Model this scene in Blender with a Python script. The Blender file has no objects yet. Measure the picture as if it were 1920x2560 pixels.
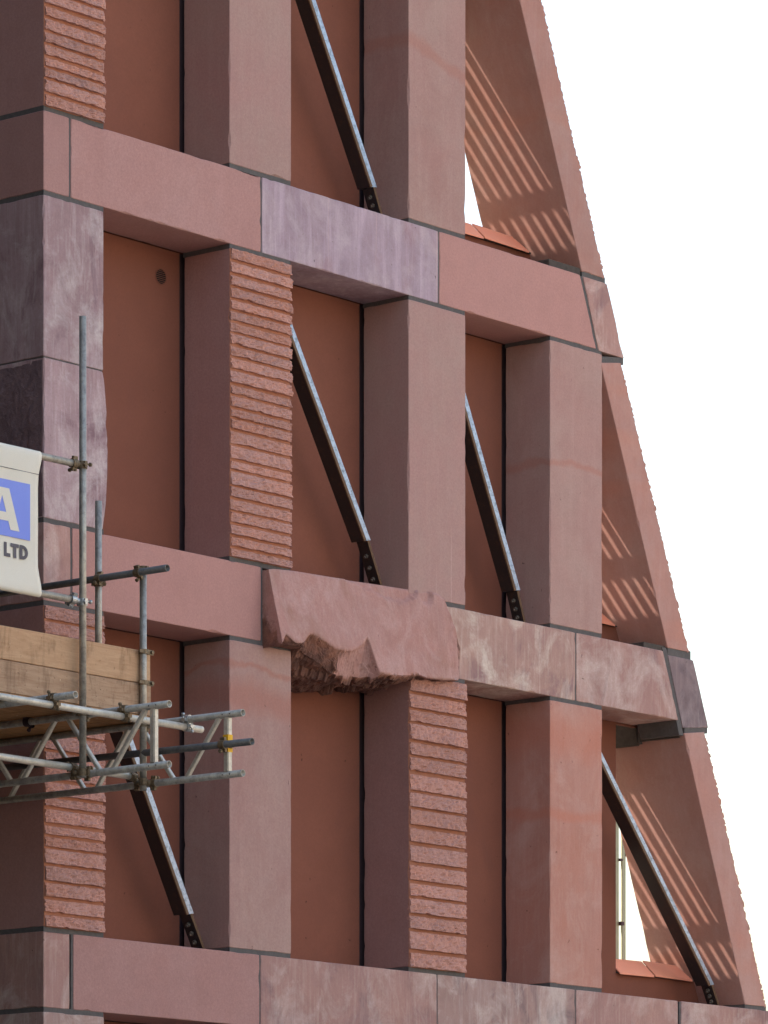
import bpy, bmesh, math, random
from mathutils import Vector, noise
R = random.Random(7)
D = bpy.data
SC = bpy.context.scene
COL = SC.collection

# ------------------------------------------------------------------ camera, light, exposure
cam_d = D.cameras.new('camera')
cam = D.objects.new('camera', cam_d); COL.objects.link(cam)
cam.location = (-23.0881, -22.2833, 1.65)
cam.rotation_euler = (math.pi / 2, 0, -math.radians(90 - 39.7516))
cam_d.sensor_fit = 'HORIZONTAL'
cam_d.sensor_width = 36.0
cam_d.lens = 36.0 * 11500 / 1920
cam_d.shift_y = (3475 - 1280) / 1920
cam_d.clip_start = 0.5
cam_d.clip_end = 3000
SC.camera = cam

SUN_EL = math.radians(41)
sd = Vector((-0.673 * math.cos(SUN_EL), 0.74 * math.cos(SUN_EL), math.sin(SUN_EL))).normalized()   # towards the sun
world = D.worlds.new('World'); SC.world = world; world.use_nodes = True
wn = world.node_tree.nodes; wl = world.node_tree.links
bg = wn['Background']; bg.inputs['Strength'].default_value = 0.15
sky = wn.new('ShaderNodeTexSky'); sky.sky_type = 'NISHITA'; sky.sun_disc = False
sky.sun_elevation = SUN_EL
sky.sun_rotation = math.atan2(sd.x, sd.y)
sky.air_density = 1.5; sky.dust_density = 3.5; sky.ozone_density = 0.0
wl.new(sky.outputs[0], bg.inputs[0])
sun_d = D.lights.new('sun', 'SUN'); sun = D.objects.new('sun', sun_d); COL.objects.link(sun)
sun_d.energy = 3.2; sun_d.angle = math.radians(0.45); sun_d.color = (1.0, 0.9, 0.76)
sun.rotation_euler = sd.to_track_quat('Z', 'Y').to_euler()
sun.location = (-20, 25, 30)
SC.view_settings.view_transform = 'Standard'
SC.view_settings.look = 'None'
SC.view_settings.gamma = 1
SC.view_settings.use_curve_mapping = False
SC.view_settings.exposure = 1.6

# ------------------------------------------------------------------ materials
def lin(r, g, b):
    f = lambda c: (c / 255 / 12.92) if c / 255 <= 0.04045 else ((c / 255 + 0.055) / 1.055) ** 2.4
    return (f(r), f(g), f(b), 1)

def newmat(name):
    m = D.materials.new(name); m.use_nodes = True
    return m, m.node_tree.nodes, m.node_tree.links, m.node_tree.nodes['Principled BSDF']

def coords(N, L, rand=True):
    tc = N.new('ShaderNodeTexCoord')
    if not rand: return tc.outputs['Object']
    oi = N.new('ShaderNodeObjectInfo')
    mu = N.new('ShaderNodeMath'); mu.operation = 'MULTIPLY'; mu.inputs[1].default_value = 97.0
    L.new(oi.outputs['Random'], mu.inputs[0])
    va = N.new('ShaderNodeVectorMath'); va.operation = 'ADD'
    L.new(tc.outputs['Object'], va.inputs[0]); L.new(mu.outputs[0], va.inputs[1])
    return va.outputs[0]

def noise_fac(N, L, vec, scale, detail=4, rough=0.55, stretch=None, lo=0.35, hi=0.65, dist=0.0):
    if stretch:
        mp = N.new('ShaderNodeMapping'); mp.inputs['Scale'].default_value = stretch
        L.new(vec, mp.inputs['Vector']); vec = mp.outputs[0]
    n = N.new('ShaderNodeTexNoise')
    n.inputs['Scale'].default_value = scale; n.inputs['Detail'].default_value = detail
    n.inputs['Roughness'].default_value = rough; n.inputs['Distortion'].default_value = dist
    L.new(vec, n.inputs['Vector'])
    r = N.new('ShaderNodeMapRange'); r.inputs[1].default_value = lo; r.inputs[2].default_value = hi
    L.new(n.outputs[0], r.inputs[0])
    return r.outputs[0]

def mix(N, L, a, b, fac, amt=1.0, mode='MIX'):
    mx = N.new('ShaderNodeMix'); mx.data_type = 'RGBA'; mx.blend_type = mode
    if isinstance(fac, (int, float)): mx.inputs[0].default_value = fac * amt
    else:
        mm = N.new('ShaderNodeMath'); mm.operation = 'MULTIPLY'; mm.inputs[1].default_value = amt
        L.new(fac, mm.inputs[0]); L.new(mm.outputs[0], mx.inputs[0])
    for s, v in ((mx.inputs[6], a), (mx.inputs[7], b)):
        if isinstance(v, tuple): s.default_value = v
        else: L.new(v, s)
    return mx.outputs[2]

def bump(N, L, bsdf, height, strength, dist, prev=None):
    b = N.new('ShaderNodeBump'); b.inputs['Strength'].default_value = strength; b.inputs['Distance'].default_value = dist
    L.new(height, b.inputs['Height'])
    if prev is not None: L.new(prev, b.inputs['Normal'])
    L.new(b.outputs[0], bsdf.inputs['Normal'])
    return b.outputs[0]

def shade(c, k): return (c[0] * k, c[1] * k, c[2] * k, 1)

def stone(name, base, alt, alt_amt=0.5, dark=0.75, streak=0.25, pale=None, pale_amt=0, band=None, band_amt=0, bz=(),
          grain=0.22, bs=0.25, scratch=0, stain=None, stain_amt=0, bump_scale=70, bump_dist=0.004, frac_shade=None):
    m, N, L, B = newmat(name)
    v = coords(N, L)
    c = mix(N, L, base, alt, noise_fac(N, L, v, 1.6, 6, 0.6, dist=0.4), alt_amt)
    c = mix(N, L, c, shade(base, dark), noise_fac(N, L, v, 4.5, 7, 0.65, lo=0.45, hi=0.75), 0.55)
    if streak:
        c = mix(N, L, c, shade(alt, 1.15), noise_fac(N, L, v, 5, 5, 0.6, (3.0, 3.0, 0.22), 0.5, 0.72), streak)
    if stain:
        c = mix(N, L, c, stain, noise_fac(N, L, v, 2.2, 8, 0.68, (1, 1, 0.6), 0.52, 0.66, 0.8), stain_amt)
    if pale:
        c = mix(N, L, c, pale, noise_fac(N, L, v, 2.6, 8, 0.7, (1, 1, 0.75), 0.48, 0.68, 0.6), pale_amt)
        c = mix(N, L, c, pale, noise_fac(N, L, v, 9, 5, 0.7, (4, 4, 0.25), 0.5, 0.7), pale_amt * 0.4)
    if band:
        if not bz: c = mix(N, L, c, band, noise_fac(N, L, v, 1.0, 3, 0.5, (0.16, 0.16, 1.9), 0.60, 0.68, 0.35), band_amt)
        for zc, hw, tilt in bz:      # a bedding seam of the stone: a level or slightly arched coloured layer
            tc = N.new('ShaderNodeTexCoord'); sx = N.new('ShaderNodeSeparateXYZ'); L.new(tc.outputs['Object'], sx.inputs[0])
            w1 = noise_fac(N, L, tc.outputs['Object'], 2.2, 5, 0.55, None, 0.2, 0.8)
            m1 = N.new('ShaderNodeMath'); m1.operation = 'MULTIPLY_ADD'; m1.inputs[1].default_value = 0.16; L.new(w1, m1.inputs[0]); L.new(sx.outputs['Z'], m1.inputs[2])
            m2 = N.new('ShaderNodeMath'); m2.operation = 'MULTIPLY_ADD'; m2.inputs[1].default_value = tilt; L.new(sx.outputs['X'], m2.inputs[0]); L.new(m1.outputs[0], m2.inputs[2])
            m3 = N.new('ShaderNodeMath'); m3.operation = 'SUBTRACT'; m3.inputs[1].default_value = zc + 0.08; L.new(m2.outputs[0], m3.inputs[0])
            m4 = N.new('ShaderNodeMath'); m4.operation = 'ABSOLUTE'; L.new(m3.outputs[0], m4.inputs[0])
            m5 = N.new('ShaderNodeMapRange'); m5.inputs[1].default_value = hw * 1.5; m5.inputs[2].default_value = hw * 0.4; L.new(m4.outputs[0], m5.inputs[0])
            c = mix(N, L, c, band, m5.outputs[0], band_amt)
    if scratch:
        c = mix(N, L, c, lin(214, 180, 172), noise_fac(N, L, v, 26, 2, 0.5, (1, 1, 0.012), 0.70, 0.73), scratch)
    if frac_shade:       # fresh fracture plus painted underside shade where the mesh attribute says so, with a ragged border
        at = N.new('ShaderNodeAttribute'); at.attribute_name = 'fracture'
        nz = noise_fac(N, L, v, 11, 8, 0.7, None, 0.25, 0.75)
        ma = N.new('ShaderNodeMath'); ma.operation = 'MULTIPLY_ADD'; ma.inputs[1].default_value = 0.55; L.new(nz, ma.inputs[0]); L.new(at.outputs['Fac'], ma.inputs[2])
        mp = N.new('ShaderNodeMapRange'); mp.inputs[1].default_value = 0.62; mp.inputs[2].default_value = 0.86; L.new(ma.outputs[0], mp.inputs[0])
        fc = mix(N, L, frac_shade[0], frac_shade[1], noise_fac(N, L, v, 9, 5, 0.6, None, 0.42, 0.58), 0.95)
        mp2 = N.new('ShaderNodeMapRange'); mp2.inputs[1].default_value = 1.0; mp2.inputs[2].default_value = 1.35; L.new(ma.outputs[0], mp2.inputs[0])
        fc = mix(N, L, fc, frac_shade[2], mp2.outputs[0], 0.8)  # darkest tone deep under the break, its shade put into the colour
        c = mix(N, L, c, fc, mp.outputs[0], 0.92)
    if stain:     # small dark pits
        c = mix(N, L, c, shade(base, 0.25), noise_fac(N, L, v, 22, 3, 0.5, (1, 1, 0.8), 0.735, 0.755), 0.7)
    # single lighter / darker grains of the sandstone
    g = noise_fac(N, L, v, 62, 4, 0.75, lo=0.32, hi=0.68)
    c = mix(N, L, c, shade(base, 0.55), g, grain)
    g2 = noise_fac(N, L, v, 210, 2, 0.6, lo=0.55, hi=0.75)
    c = mix(N, L, c, shade(alt, 1.35), g2, grain * 0.7)
    # each stone its own value
    oi = N.new('ShaderNodeObjectInfo')
    mr = N.new('ShaderNodeMapRange'); mr.inputs[3].default_value = 0.9; mr.inputs[4].default_value = 1.1
    L.new(oi.outputs['Random'], mr.inputs[0])
    vm = N.new('ShaderNodeVectorMath'); vm.operation = 'SCALE'
    L.new(c, vm.inputs[0]); L.new(mr.outputs[0], vm.inputs[3])
    L.new(vm.outputs[0], B.inputs['Base Color'])
    B.inputs['Roughness'].default_value = 0.88
    B.inputs['Specular IOR Level'].default_value = 0.25
    n1 = N.new('ShaderNodeTexNoise'); n1.inputs['Scale'].default_value = bump_scale; n1.inputs['Detail'].default_value = 8
    n1.inputs['Roughness'].default_value = 0.7; L.new(v, n1.inputs['Vector'])
    bump(N, L, B, n1.outputs[0], bs, bump_dist)
    return m

PINK = lin(174, 128, 122); PINK2 = lin(178, 138, 133); SALM = lin(188, 126, 107)
PALE = lin(200, 169, 158)
M = {}
M['plain'] = stone('smooth_pink_sandstone', PINK, PINK2, 0.6, 0.86, 0.16, bs=0.35, grain=0.4)
M['plain_rose'] = stone('smooth_rose_sandstone', lin(182, 133, 126), lin(178, 132, 124), 0.6, 0.84, 0.16, bs=0.35, grain=0.36)
M['plain_pale'] = stone('pale_sawn_sandstone', lin(179, 136, 130), lin(175, 144, 135), 0.8, 0.9, 0.3, scratch=0.55, bs=0.3, grain=0.36)
BK = dict(base=lin(177, 135, 128), alt=lin(179, 147, 138), alt_amt=0.8, dark=0.84, streak=0.3, band=lin(176, 112, 96), bs=0.3, grain=0.36, scratch=0.12, stain=lin(162, 117, 110), stain_amt=0.4)
M['band3'] = stone('arched_seam_sandstone', band_amt=0.45, bz=((11.88 + 4.3 * 0.22, 0.045, 0.22),), **BK)
M['band4'] = stone('thin_seam_sandstone', band_amt=0.5, bz=((9.0, 0.03, 0.0),), **BK)
M['band2'] = stone('broad_seam_sandstone', band_amt=0.55, bz=((6.72, 0.10, 0.0), (6.93, 0.02, 0.0)), pale=lin(193, 158, 147), pale_amt=0.3, **BK)
M['salmon'] = stone('salmon_sandstone', lin(180, 125, 110), lin(176, 132, 122), 0.7, 0.85, 0.4, pale=lin(196, 164, 154), pale_amt=0.45, band=lin(186, 112, 90), band_amt=0.5, bz=((6.24, 0.04, 0.0), (6.86, 0.16, 0.0)), stain=lin(171, 111, 95), stain_amt=0.4)
M['violet'] = stone('violet_streaked_sandstone', lin(163, 136, 146), lin(190, 166, 178), 0.7, 0.72, 0.85, pale=lin(204, 183, 187), pale_amt=0.7, grain=0.25, stain=lin(165, 124, 129), stain_amt=0.5, scratch=0.35)
M['violet_warm'] = stone('weathered_violet_sandstone', lin(164, 132, 134), lin(184, 156, 160), 0.7, 0.7, 0.5, pale=lin(220, 204, 202), pale_amt=0.75, grain=0.3, stain=lin(128, 96, 104), stain_amt=0.9, scratch=0.25)
M['weather'] = stone('weathered_sandstone', lin(181, 138, 128), lin(168, 128, 124), 0.8, 0.62, 0.3, pale=lin(226, 206, 198), pale_amt=0.55, stain=lin(122, 92, 98), stain_amt=0.6, grain=0.3)
M['weather_pale'] = stone('pale_weathered_sandstone', lin(187, 147, 135), lin(171, 132, 126), 0.8, 0.7, 0.25, pale=lin(232, 216, 202), pale_amt=0.8, stain=lin(132, 98, 106), stain_amt=0.9, grain=0.3)
M['grey'] = stone('grey_weathered_sandstone', lin(166, 132, 124), lin(156, 130, 126), 0.7, 0.6, 0.6, pale=lin(222, 206, 198), pale_amt=0.6, stain=lin(98, 82, 88), stain_amt=0.9)
M['purple'] = stone('purple_grey_sandstone', lin(127, 106, 108), lin(158, 136, 137), 0.7, 0.66, 0.5, pale=lin(190, 174, 176), pale_amt=0.45, stain=lin(88, 74, 82), stain_amt=0.9)
M['split'] = stone('split_faced_sandstone', lin(198, 139, 121), lin(188, 143, 134), 0.9, 0.66, 0.1, grain=0.5, bs=0.8, bump_scale=42, bump_dist=0.012, stain=lin(160, 126, 123), stain_amt=0.5)
M['sawn'] = stone('sawn_groove_sandstone', lin(166, 108, 84), lin(166, 113, 93), 0.5, 0.9, 0.1, grain=0.18)
M['rake'] = stone('rake_sandstone', lin(178, 127, 115), lin(174, 135, 128), 0.8, 0.82, 0.35, pale=lin(189, 162, 153), pale_amt=0.3, band=SALM, band_amt=0.45)
M['broken'] = stone('broken_sandstone', lin(177, 126, 116), lin(174, 135, 128), 0.8, 0.66, 0.4, pale=lin(195, 163, 157), pale_amt=0.6, stain=lin(151, 108, 92), stain_amt=0.7, bs=0.4, grain=0.4, bump_scale=55, bump_dist=0.005, frac_shade=(lin(128, 84, 66), lin(74, 47, 37), lin(46, 31, 26)))
M['rough'] = stone('rough_fracture_sandstone', lin(134, 96, 75), lin(112, 78, 65), 0.8, 0.42, 0.0, stain=lin(118, 88, 54), stain_amt=0.6, grain=0.45, bs=1.0, bump_scale=22, bump_dist=0.03)
M['spall'] = stone('spalled_sandstone', lin(168, 118, 96), lin(150, 104, 84), 0.8, 0.6, 0.0, stain=lin(128, 96, 60), stain_amt=0.6, grain=0.45, bs=1.0, bump_scale=26, bump_dist=0.02)
M['roughdark'] = stone('dark_split_sandstone', lin(130, 103, 106), lin(156, 129, 133), 0.6, 0.6, 0.0, stain=lin(104, 82, 86), stain_amt=0.6, grain=0.45, bs=1.0, bump_scale=30, bump_dist=0.02)
M['panel'] = stone('red_brown_render', lin(133, 82, 66), lin(124, 75, 61), 0.7, 0.86, 0.15, grain=0.25, bs=0.15, stain=lin(118, 74, 64), stain_amt=0.3)
M['tile'] = stone('terracotta_tile', lin(240, 160, 132), lin(238, 144, 114), 0.5, 0.9, 0.0, grain=0.08, bs=0.05)
M['shade_wing_brick'] = stone('dark_brown_brick', lin(84, 76, 74), lin(76, 68, 68), 0.5, 0.8, 0.0, grain=0.1)  # kept dark so the added wing throws back little light

def flat(name, col, rough=0.7, metal=0.0, grain=0.3, scale=40, dark=0.6, spec=0.4, bs=0.0):
    m, N, L, B = newmat(name)
    v = coords(N, L)
    c = mix(N, L, col, shade(col, dark), noise_fac(N, L, v, scale, 6, 0.65), grain)
    L.new(c, B.inputs['Base Color'])
    B.inputs['Roughness'].default_value = rough; B.inputs['Metallic'].default_value = metal
    B.inputs['Specular IOR Level'].default_value = spec
    if bs:
        n1 = N.new('ShaderNodeTexNoise'); n1.inputs['Scale'].default_value = scale * 2; L.new(v, n1.inputs['Vector'])
        bump(N, L, B, n1.outputs[0], bs, 0.003)
    return m

M['mortar'] = flat('grey_mortar', lin(98, 92, 91), 0.9, 0, 0.5, 30, 0.6, 0.2, 0.3)
M['pad'] = flat('dark_bedding_mortar', lin(84, 75, 70), 0.9, 0, 0.6, 20, 0.5, 0.2, 0.4)
M['gap'] = flat('black_sealant', lin(84, 66, 72), 0.9, 0, 0.3, 20)
M['core'] = flat('blockwork_core', lin(120, 80, 68), 0.9)

def steel_mat():
    m, N, L, B = newmat('painted_brace_steel')
    v = coords(N, L)
    c = mix(N, L, lin(48, 42, 42), lin(86, 60, 44), noise_fac(N, L, v, 22, 8, 0.7, lo=0.55, hi=0.72), 0.7)
    c = mix(N, L, c, lin(150, 132, 120), noise_fac(N, L, v, 60, 3, 0.6, lo=0.72, hi=0.76), 0.5)
    L.new(c, B.inputs['Base Color']); B.inputs['Roughness'].default_value = 0.42; B.inputs['Metallic'].default_value = 0.15
    return m
M['steel'] = steel_mat()
def steel_face_mat():  # brace steel with the sky's reflection painted in as bluish colour
    m, N, L, B = newmat('brace_sky_sheen')
    v = coords(N, L)
    c = mix(N, L, lin(160, 173, 194), lin(74, 78, 90), noise_fac(N, L, v, 26, 8, 0.8, lo=0.46, hi=0.66), 0.85)
    L.new(c, B.inputs['Base Color']); B.inputs['Roughness'].default_value = 0.4; B.inputs['Metallic'].default_value = 0.35
    return m
M['steelsheen'] = steel_face_mat()
M['rust'] = flat('rusty_brown_steel', lin(112, 84, 62), 0.75, 0.1, 0.6, 40, 0.5)
M['bolt'] = flat('dull_bolt_steel', lin(104, 94, 86), 0.6, 0.3, 0.5, 60)

def tube_mat(name, a, b, c3, rough=0.5, metal=0.55):
    m, N, L, B = newmat(name)
    v = coords(N, L)
    c = mix(N, L, a, b, noise_fac(N, L, v, 14, 8, 0.7, lo=0.42, hi=0.64, dist=0.5), 0.85)
    c = mix(N, L, c, c3, noise_fac(N, L, v, 45, 6, 0.75, lo=0.56, hi=0.7), 0.7)
    L.new(c, B.inputs['Base Color']); B.inputs['Roughness'].default_value = rough; B.inputs['Metallic'].default_value = metal
    n1 = N.new('ShaderNodeTexNoise'); n1.inputs['Scale'].default_value = 90; L.new(v, n1.inputs['Vector'])
    bump(N, L, B, n1.outputs[0], 0.15, 0.002)
    return m
M['tube'] = tube_mat('galvanised_tube', lin(176, 168, 158), lin(132, 126, 120), lin(104, 84, 66))
M['tube_dark'] = tube_mat('weathered_dark_tube', lin(104, 100, 98), lin(78, 76, 78), lin(130, 120, 108))
M['alu'] = tube_mat('aluminium_tube', lin(206, 198, 186), lin(178, 170, 160), lin(140, 128, 112), 0.5, 0.4)
M['coupler'] = flat('rusty_coupler_steel', lin(136, 116, 92), 0.6, 0.4, 0.8, 50, 0.35)
M['coupler_new'] = flat('zinc_coupler_steel', lin(186, 186, 186), 0.35, 0.7, 0.5, 50, 0.5)
M['yellow'] = flat('yellow_tape', lin(232, 176, 32), 0.6, 0, 0.3, 30, 0.7)
M['postgreen'] = flat('grey_green_paint', lin(150, 152, 128), 0.5, 0.1, 0.3, 20, 0.75)

def wood(name, a, b, knots):
    m, N, L, B = newmat(name)
    v = coords(N, L)
    st = (0.7, 6, 6)
    c = mix(N, L, a, b, noise_fac(N, L, v, 5, 6, 0.65, st, 0.38, 0.66, 1.2), 0.8)
    c = mix(N, L, c, shade(b, 0.55), noise_fac(N, L, v, 3.2, 6, 0.7, (1.6, 1, 1), 0.58, 0.74, 0.4), 0.6)
    c = mix(N, L, c, shade(b, 0.5), noise_fac(N, L, v, 4.0, 6, 0.7, (2.6, 1, 0.6), 0.54, 0.68, 0.6), 0.6)
    c = mix(N, L, c, shade(b, 0.35), noise_fac(N, L, v, 48, 3, 0.6, lo=0.66, hi=0.72), min(1, 0.6 * knots))
    c = mix(N, L, c, lin(226, 204, 172), noise_fac(N, L, v, 7, 3, 0.6, lo=0.72, hi=0.75), 0.6)
    L.new(c, B.inputs['Base Color']); B.inputs['Roughness'].default_value = 0.85; B.inputs['Specular IOR Level'].default_value = 0.2
    n1 = N.new('ShaderNodeTexNoise'); n1.inputs['Scale'].default_value = 60; n1.inputs['Detail'].default_value = 6; L.new(v, n1.inputs['Vector'])
    bump(N, L, B, n1.outputs[0], 0.25, 0.004)
    return m
M['wood'] = wood('pale_scaffold_board', lin(194, 156, 124), lin(174, 134, 102), 0.8)
M['wood2'] = wood('dirty_scaffold_board', lin(180, 148, 122), lin(154, 120, 96), 1.4)
M['wood3'] = wood('scaffold_deck_board', lin(176, 128, 84), lin(140, 98, 62), 0.6)

def cloth_mat(name, a, b):
    m, N, L, B = newmat(name)
    v = coords(N, L)
    c = mix(N, L, a, b, noise_fac(N, L, v, 2.5, 5, 0.6, lo=0.4, hi=0.7), 0.6)
    c = mix(N, L, c, shade(a, 0.86), noise_fac(N, L, v, 230, 2, 0.5), 0.5)
    L.new(c, B.inputs['Base Color']); B.inputs['Roughness'].default_value = 0.75; B.inputs['Specular IOR Level'].default_value = 0.2
    return m
M['cloth'] = cloth_mat('cream_mesh_banner', lin(226, 218, 206), lin(220, 208, 188))
M['blue'] = cloth_mat('blue_print', lin(134, 148, 228), lin(146, 162, 230))
M['ink'] = cloth_mat('grey_print', lin(96, 90, 96), lin(128, 124, 134))

# ------------------------------------------------------------------ mesh helpers
def obj(name, bm, mat, parent=None, mats=None, smooth=False):
    me = D.meshes.new(name); bm.to_mesh(me); bm.free()
    for mm in (mats or [mat]): me.materials.append(mm)
    if smooth:
        for p in me.polygons: p.use_smooth = True
    o = D.objects.new(name, me); COL.objects.link(o)
    if parent:
        o.parent = parent
        # parents keep location only: store vertices relative to the parent chain
        off = Vector((0, 0, 0)); p = parent
        while p: off += p.location; p = p.parent
        if off.length: me.transform(__import__('mathutils').Matrix.Translation(-off))
    return o

def thing(name, label, cat, loc=(0, 0, 0), group=None):
    o = D.objects.new(name, None); COL.objects.link(o); o.location = loc
    o['label'] = label; o['category'] = cat
    if group: o['group'] = group
    return o

def add_box(bm, x0, x1, y0, y1, z0, z1, mi=0, bev=0.0):
    vs = [bm.verts.new(p) for p in ((x0, y0, z0), (x1, y0, z0), (x1, y1, z0), (x0, y1, z0), (x0, y0, z1), (x1, y0, z1), (x1, y1, z1), (x0, y1, z1))]
    fs = [bm.faces.new([vs[i] for i in f]) for f in ((0, 3, 2, 1), (4, 5, 6, 7), (0, 1, 5, 4), (1, 2, 6, 5), (2, 3, 7, 6), (3, 0, 4, 7))]
    for f in fs: f.material_index = mi
    if bev: bmesh.ops.bevel(bm, geom=list({e for f in fs for e in f.edges}), offset=bev, segments=1, affect='EDGES')
    return vs

def box(name, x0, x1, y0, y1, z0, z1, mat, parent=None, bev=0.0):
    bm = bmesh.new(); add_box(bm, x0, x1, y0, y1, z0, z1, 0, bev); return obj(name, bm, mat, parent)

FACES = ((0, 3, 2, 1), (4, 5, 6, 7), (0, 1, 5, 4), (1, 2, 6, 5), (2, 3, 7, 6), (3, 0, 4, 7))
def stone_block(name, corners, mat, parent, seed=0, chip=1.0, step=0.045, deform=None, big=()):
    """Six-sided block whose arrises are worn and chipped. corners: bottom 0..3, top 4..7."""
    rr = random.Random(seed * 31 + 5)
    P = [Vector(c) for c in corners]
    bm = bmesh.new()
    edges = {}
    for f in FACES:
        for i in range(4):
            e = tuple(sorted((f[i], f[(i + 1) % 4])))
            edges.setdefault(e, None)
    for e in edges:
        a, b = P[e[0]], P[e[1]]
        n = max(2, int((b - a).length / step))
        s2 = rr.random() * 100
        vals = []
        run = 0; cw = 0
        for i in range(n + 1):
            base = 0.0035 + 0.002 * noise.noise(Vector((s2, i * 0.35, 0)))
            w = max(0, noise.noise(Vector((s2 + 40, i * 0.22, 3))) - 0.28) * 0.035
            if run <= 0 and rr.random() < 0.035: run = rr.randint(1, 2); cw = rr.uniform(0.004, 0.013)
            c = cw if run > 0 else 0; run -= 1
            vals.append((base + (w + c) * chip * rr.uniform(0.5, 1), base + (w + c) * chip * rr.uniform(0.5, 1)))
        for (z0, z1, amp) in big:
            for i in range(n + 1):
                p = a.lerp(b, i / n)
                if abs(a.z - b.z) > 0.5 and z0 < p.z < z1 and p.y < 0.1:
                    k = amp * (0.6 + 0.5 * noise.noise(Vector((p.z * 9, s2, 0)))) * min(1, (p.z - z0) / 0.06, (z1 - p.z) / 0.06)
                    vals[i] = (vals[i][0] + k * rr.uniform(0.7, 1), vals[i][1] + k * 0.35)
        edges[e] = vals
    strips = {e: [] for e in edges}
    cornerv = {i: [] for i in range(8)}
    for f in FACES:
        loop = []; pieces = []
        for i in range(4):
            a, b = f[i], f[(i + 1) % 4]; d_, c_ = f[(i - 1) % 4], f[(i + 2) % 4]
            e = tuple(sorted((a, b))); vals = edges[e]
            if e[0] != a: vals = vals[::-1]
            first = not strips[e]
            k = 0 if first else 1
            pa, pb = P[a], P[b]; da = (P[d_] - pa).normalized(); db = (P[c_] - pb).normalized()
            L_ = (pb - pa).length; n = len(vals) - 1; m0 = 0.006
            pts = []
            for j, v in enumerate(vals):
                t = m0 / L_ + (1 - 2 * m0 / L_) * j / n
                dd = da.lerp(db, t).normalized()
                off = v[k] if 0 < j < n else 0.006
                pts.append(pa.lerp(pb, t) + dd * off)
            pieces.append((e, a, b, pts))
        # corners shared between consecutive edges of this face
        vl = []
        allv = []
        for (e, a, b, pts) in pieces:
            vs = [None] + [bm.verts.new(p) for p in pts[1:-1]] + [None]
            allv.append(vs)
        for i in range(4):
            cv = bm.verts.new(pieces[i][3][0]); cornerv[pieces[i][1]].append(cv)
            allv[i][0] = cv; allv[i - 1][-1] = cv
        for i, (e, a, b, pts) in enumerate(pieces):
            vs = allv[i]; vl += vs[:-1]
            strips[e].append((a, vs))
        bm.faces.new(vl)
    for e, ss in strips.items():
        (a, v1), (a2, v2) = ss
        if a2 != a: v2 = v2[::-1]
        for j in range(len(v1) - 1):
            bm.faces.new((v1[j + 1], v1[j], v2[j], v2[j + 1]))
    for i in range(8):
        bm.faces.new(cornerv[i])
    if deform:
        for v in bm.verts: v.co = deform(v.co)
    bmesh.ops.recalc_face_normals(bm, faces=bm.faces)
    return obj(name, bm, mat, parent)

def sblock(name, x0, x1, y0, y1, z0, z1, mat, parent, seed=0, **k):
    return stone_block(name, ((x0, y0, z0), (x1, y0, z0), (x1, y1, z0), (x0, y1, z0), (x0, y0, z1), (x1, y0, z1), (x1, y1, z1), (x0, y1, z1)), mat, parent, seed, **k)

def course(parent, org, U, V, N, w, h, d, seed, name='stone_course', nu=30, nv=9, amp=1.0, wob=1.0, rimk=0.55):
    """Split-faced strip of stone: rough, bulging front, ragged rim; org is its lower left on the sawn face."""
    bm = bmesh.new(); s = seed * 7.31
    org, U, V, N = Vector(org), Vector(U), Vector(V), Vector(N)
    g = []
    for j in range(nv + 1):
        row = []
        for i in range(nu + 1):
            u, v = i / nu, j / nv
            p3 = Vector((u * w * 20 + s, v * h * 24, s * 0.37))
            n1 = noise.noise(p3) * 0.5 + noise.noise(p3 * 2.3) * 0.45 + noise.noise(p3 * 4.6) * 0.4 - 0.35 * abs(noise.noise(p3 * 1.5))
            rim = min(1, 3.4 * min(u, 1 - u) + rimk) * (0.72 + 0.28 * min(1, 5 * (1 - v)))
            bulge = d * (0.75 + 0.5 * (1 - v)) * rim + amp * 0.02 * n1
            eu = wob * (0.006 * noise.noise(Vector((s, v * 3 + s, 9))) if i in (0, nu) else 0.003 * n1)
            ev = wob * (0.005 * noise.noise(Vector((u * w * 16, s, 2.0 if j == 0 else 7.0))) + (0.05 * max(0, noise.noise(Vector((u * w * 8, s * 1.7, 4.0))) - 0.42) if j == 0 else 0)) if j in (0, nv) else 0.002 * n1
            if j == nv: ev = min(ev, 0.003) * 0.6
            row.append(bm.verts.new(org + U * (u * w + eu) + V * (v * h + ev) + N * max(0.003, bulge)))
        g.append(row)
    for j in range(nv):
        for i in range(nu):
            bm.faces.new((g[j][i], g[j][i + 1], g[j + 1][i + 1], g[j + 1][i]))
    rim = g[0][:] + [g[j][nu] for j in range(1, nv + 1)] + g[nv][-2::-1] + [g[j][0] for j in range(nv - 1, 0, -1)]
    back = []
    for v in rim:
        c = v.co - N * ((v.co - org).dot(N) + 0.02)
        back.append(bm.verts.new(c))
    for i in range(len(rim)):
        k = (i + 1) % len(rim)
        bm.faces.new((rim[k], rim[i], back[i], back[k]))
    bmesh.ops.recalc_face_normals(bm, faces=bm.faces)
    return obj(name, bm, M['split'], parent)

def cyl_pts(a, b, r, n):
    a, b = Vector(a), Vector(b); d = (b - a).normalized()
    s = d.orthogonal().normalized(); t = d.cross(s)
    return [[c + (s * math.cos(2 * math.pi * i / n) + t * math.sin(2 * math.pi * i / n)) * r for i in range(n)] for c in (a, b)]

def add_rod(bm, a, b, r, n=10, cap=True, mi=0):
    A, B = cyl_pts(a, b, r, n)
    va = [bm.verts.new(p) for p in A]; vb = [bm.verts.new(p) for p in B]
    for i in range(n):
        f = bm.faces.new((va[i], va[(i + 1) % n], vb[(i + 1) % n], vb[i])); f.smooth = True; f.material_index = mi
    if cap:
        f = bm.faces.new(va[::-1]); f.material_index = mi
        f = bm.faces.new(vb); f.material_index = mi

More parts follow.
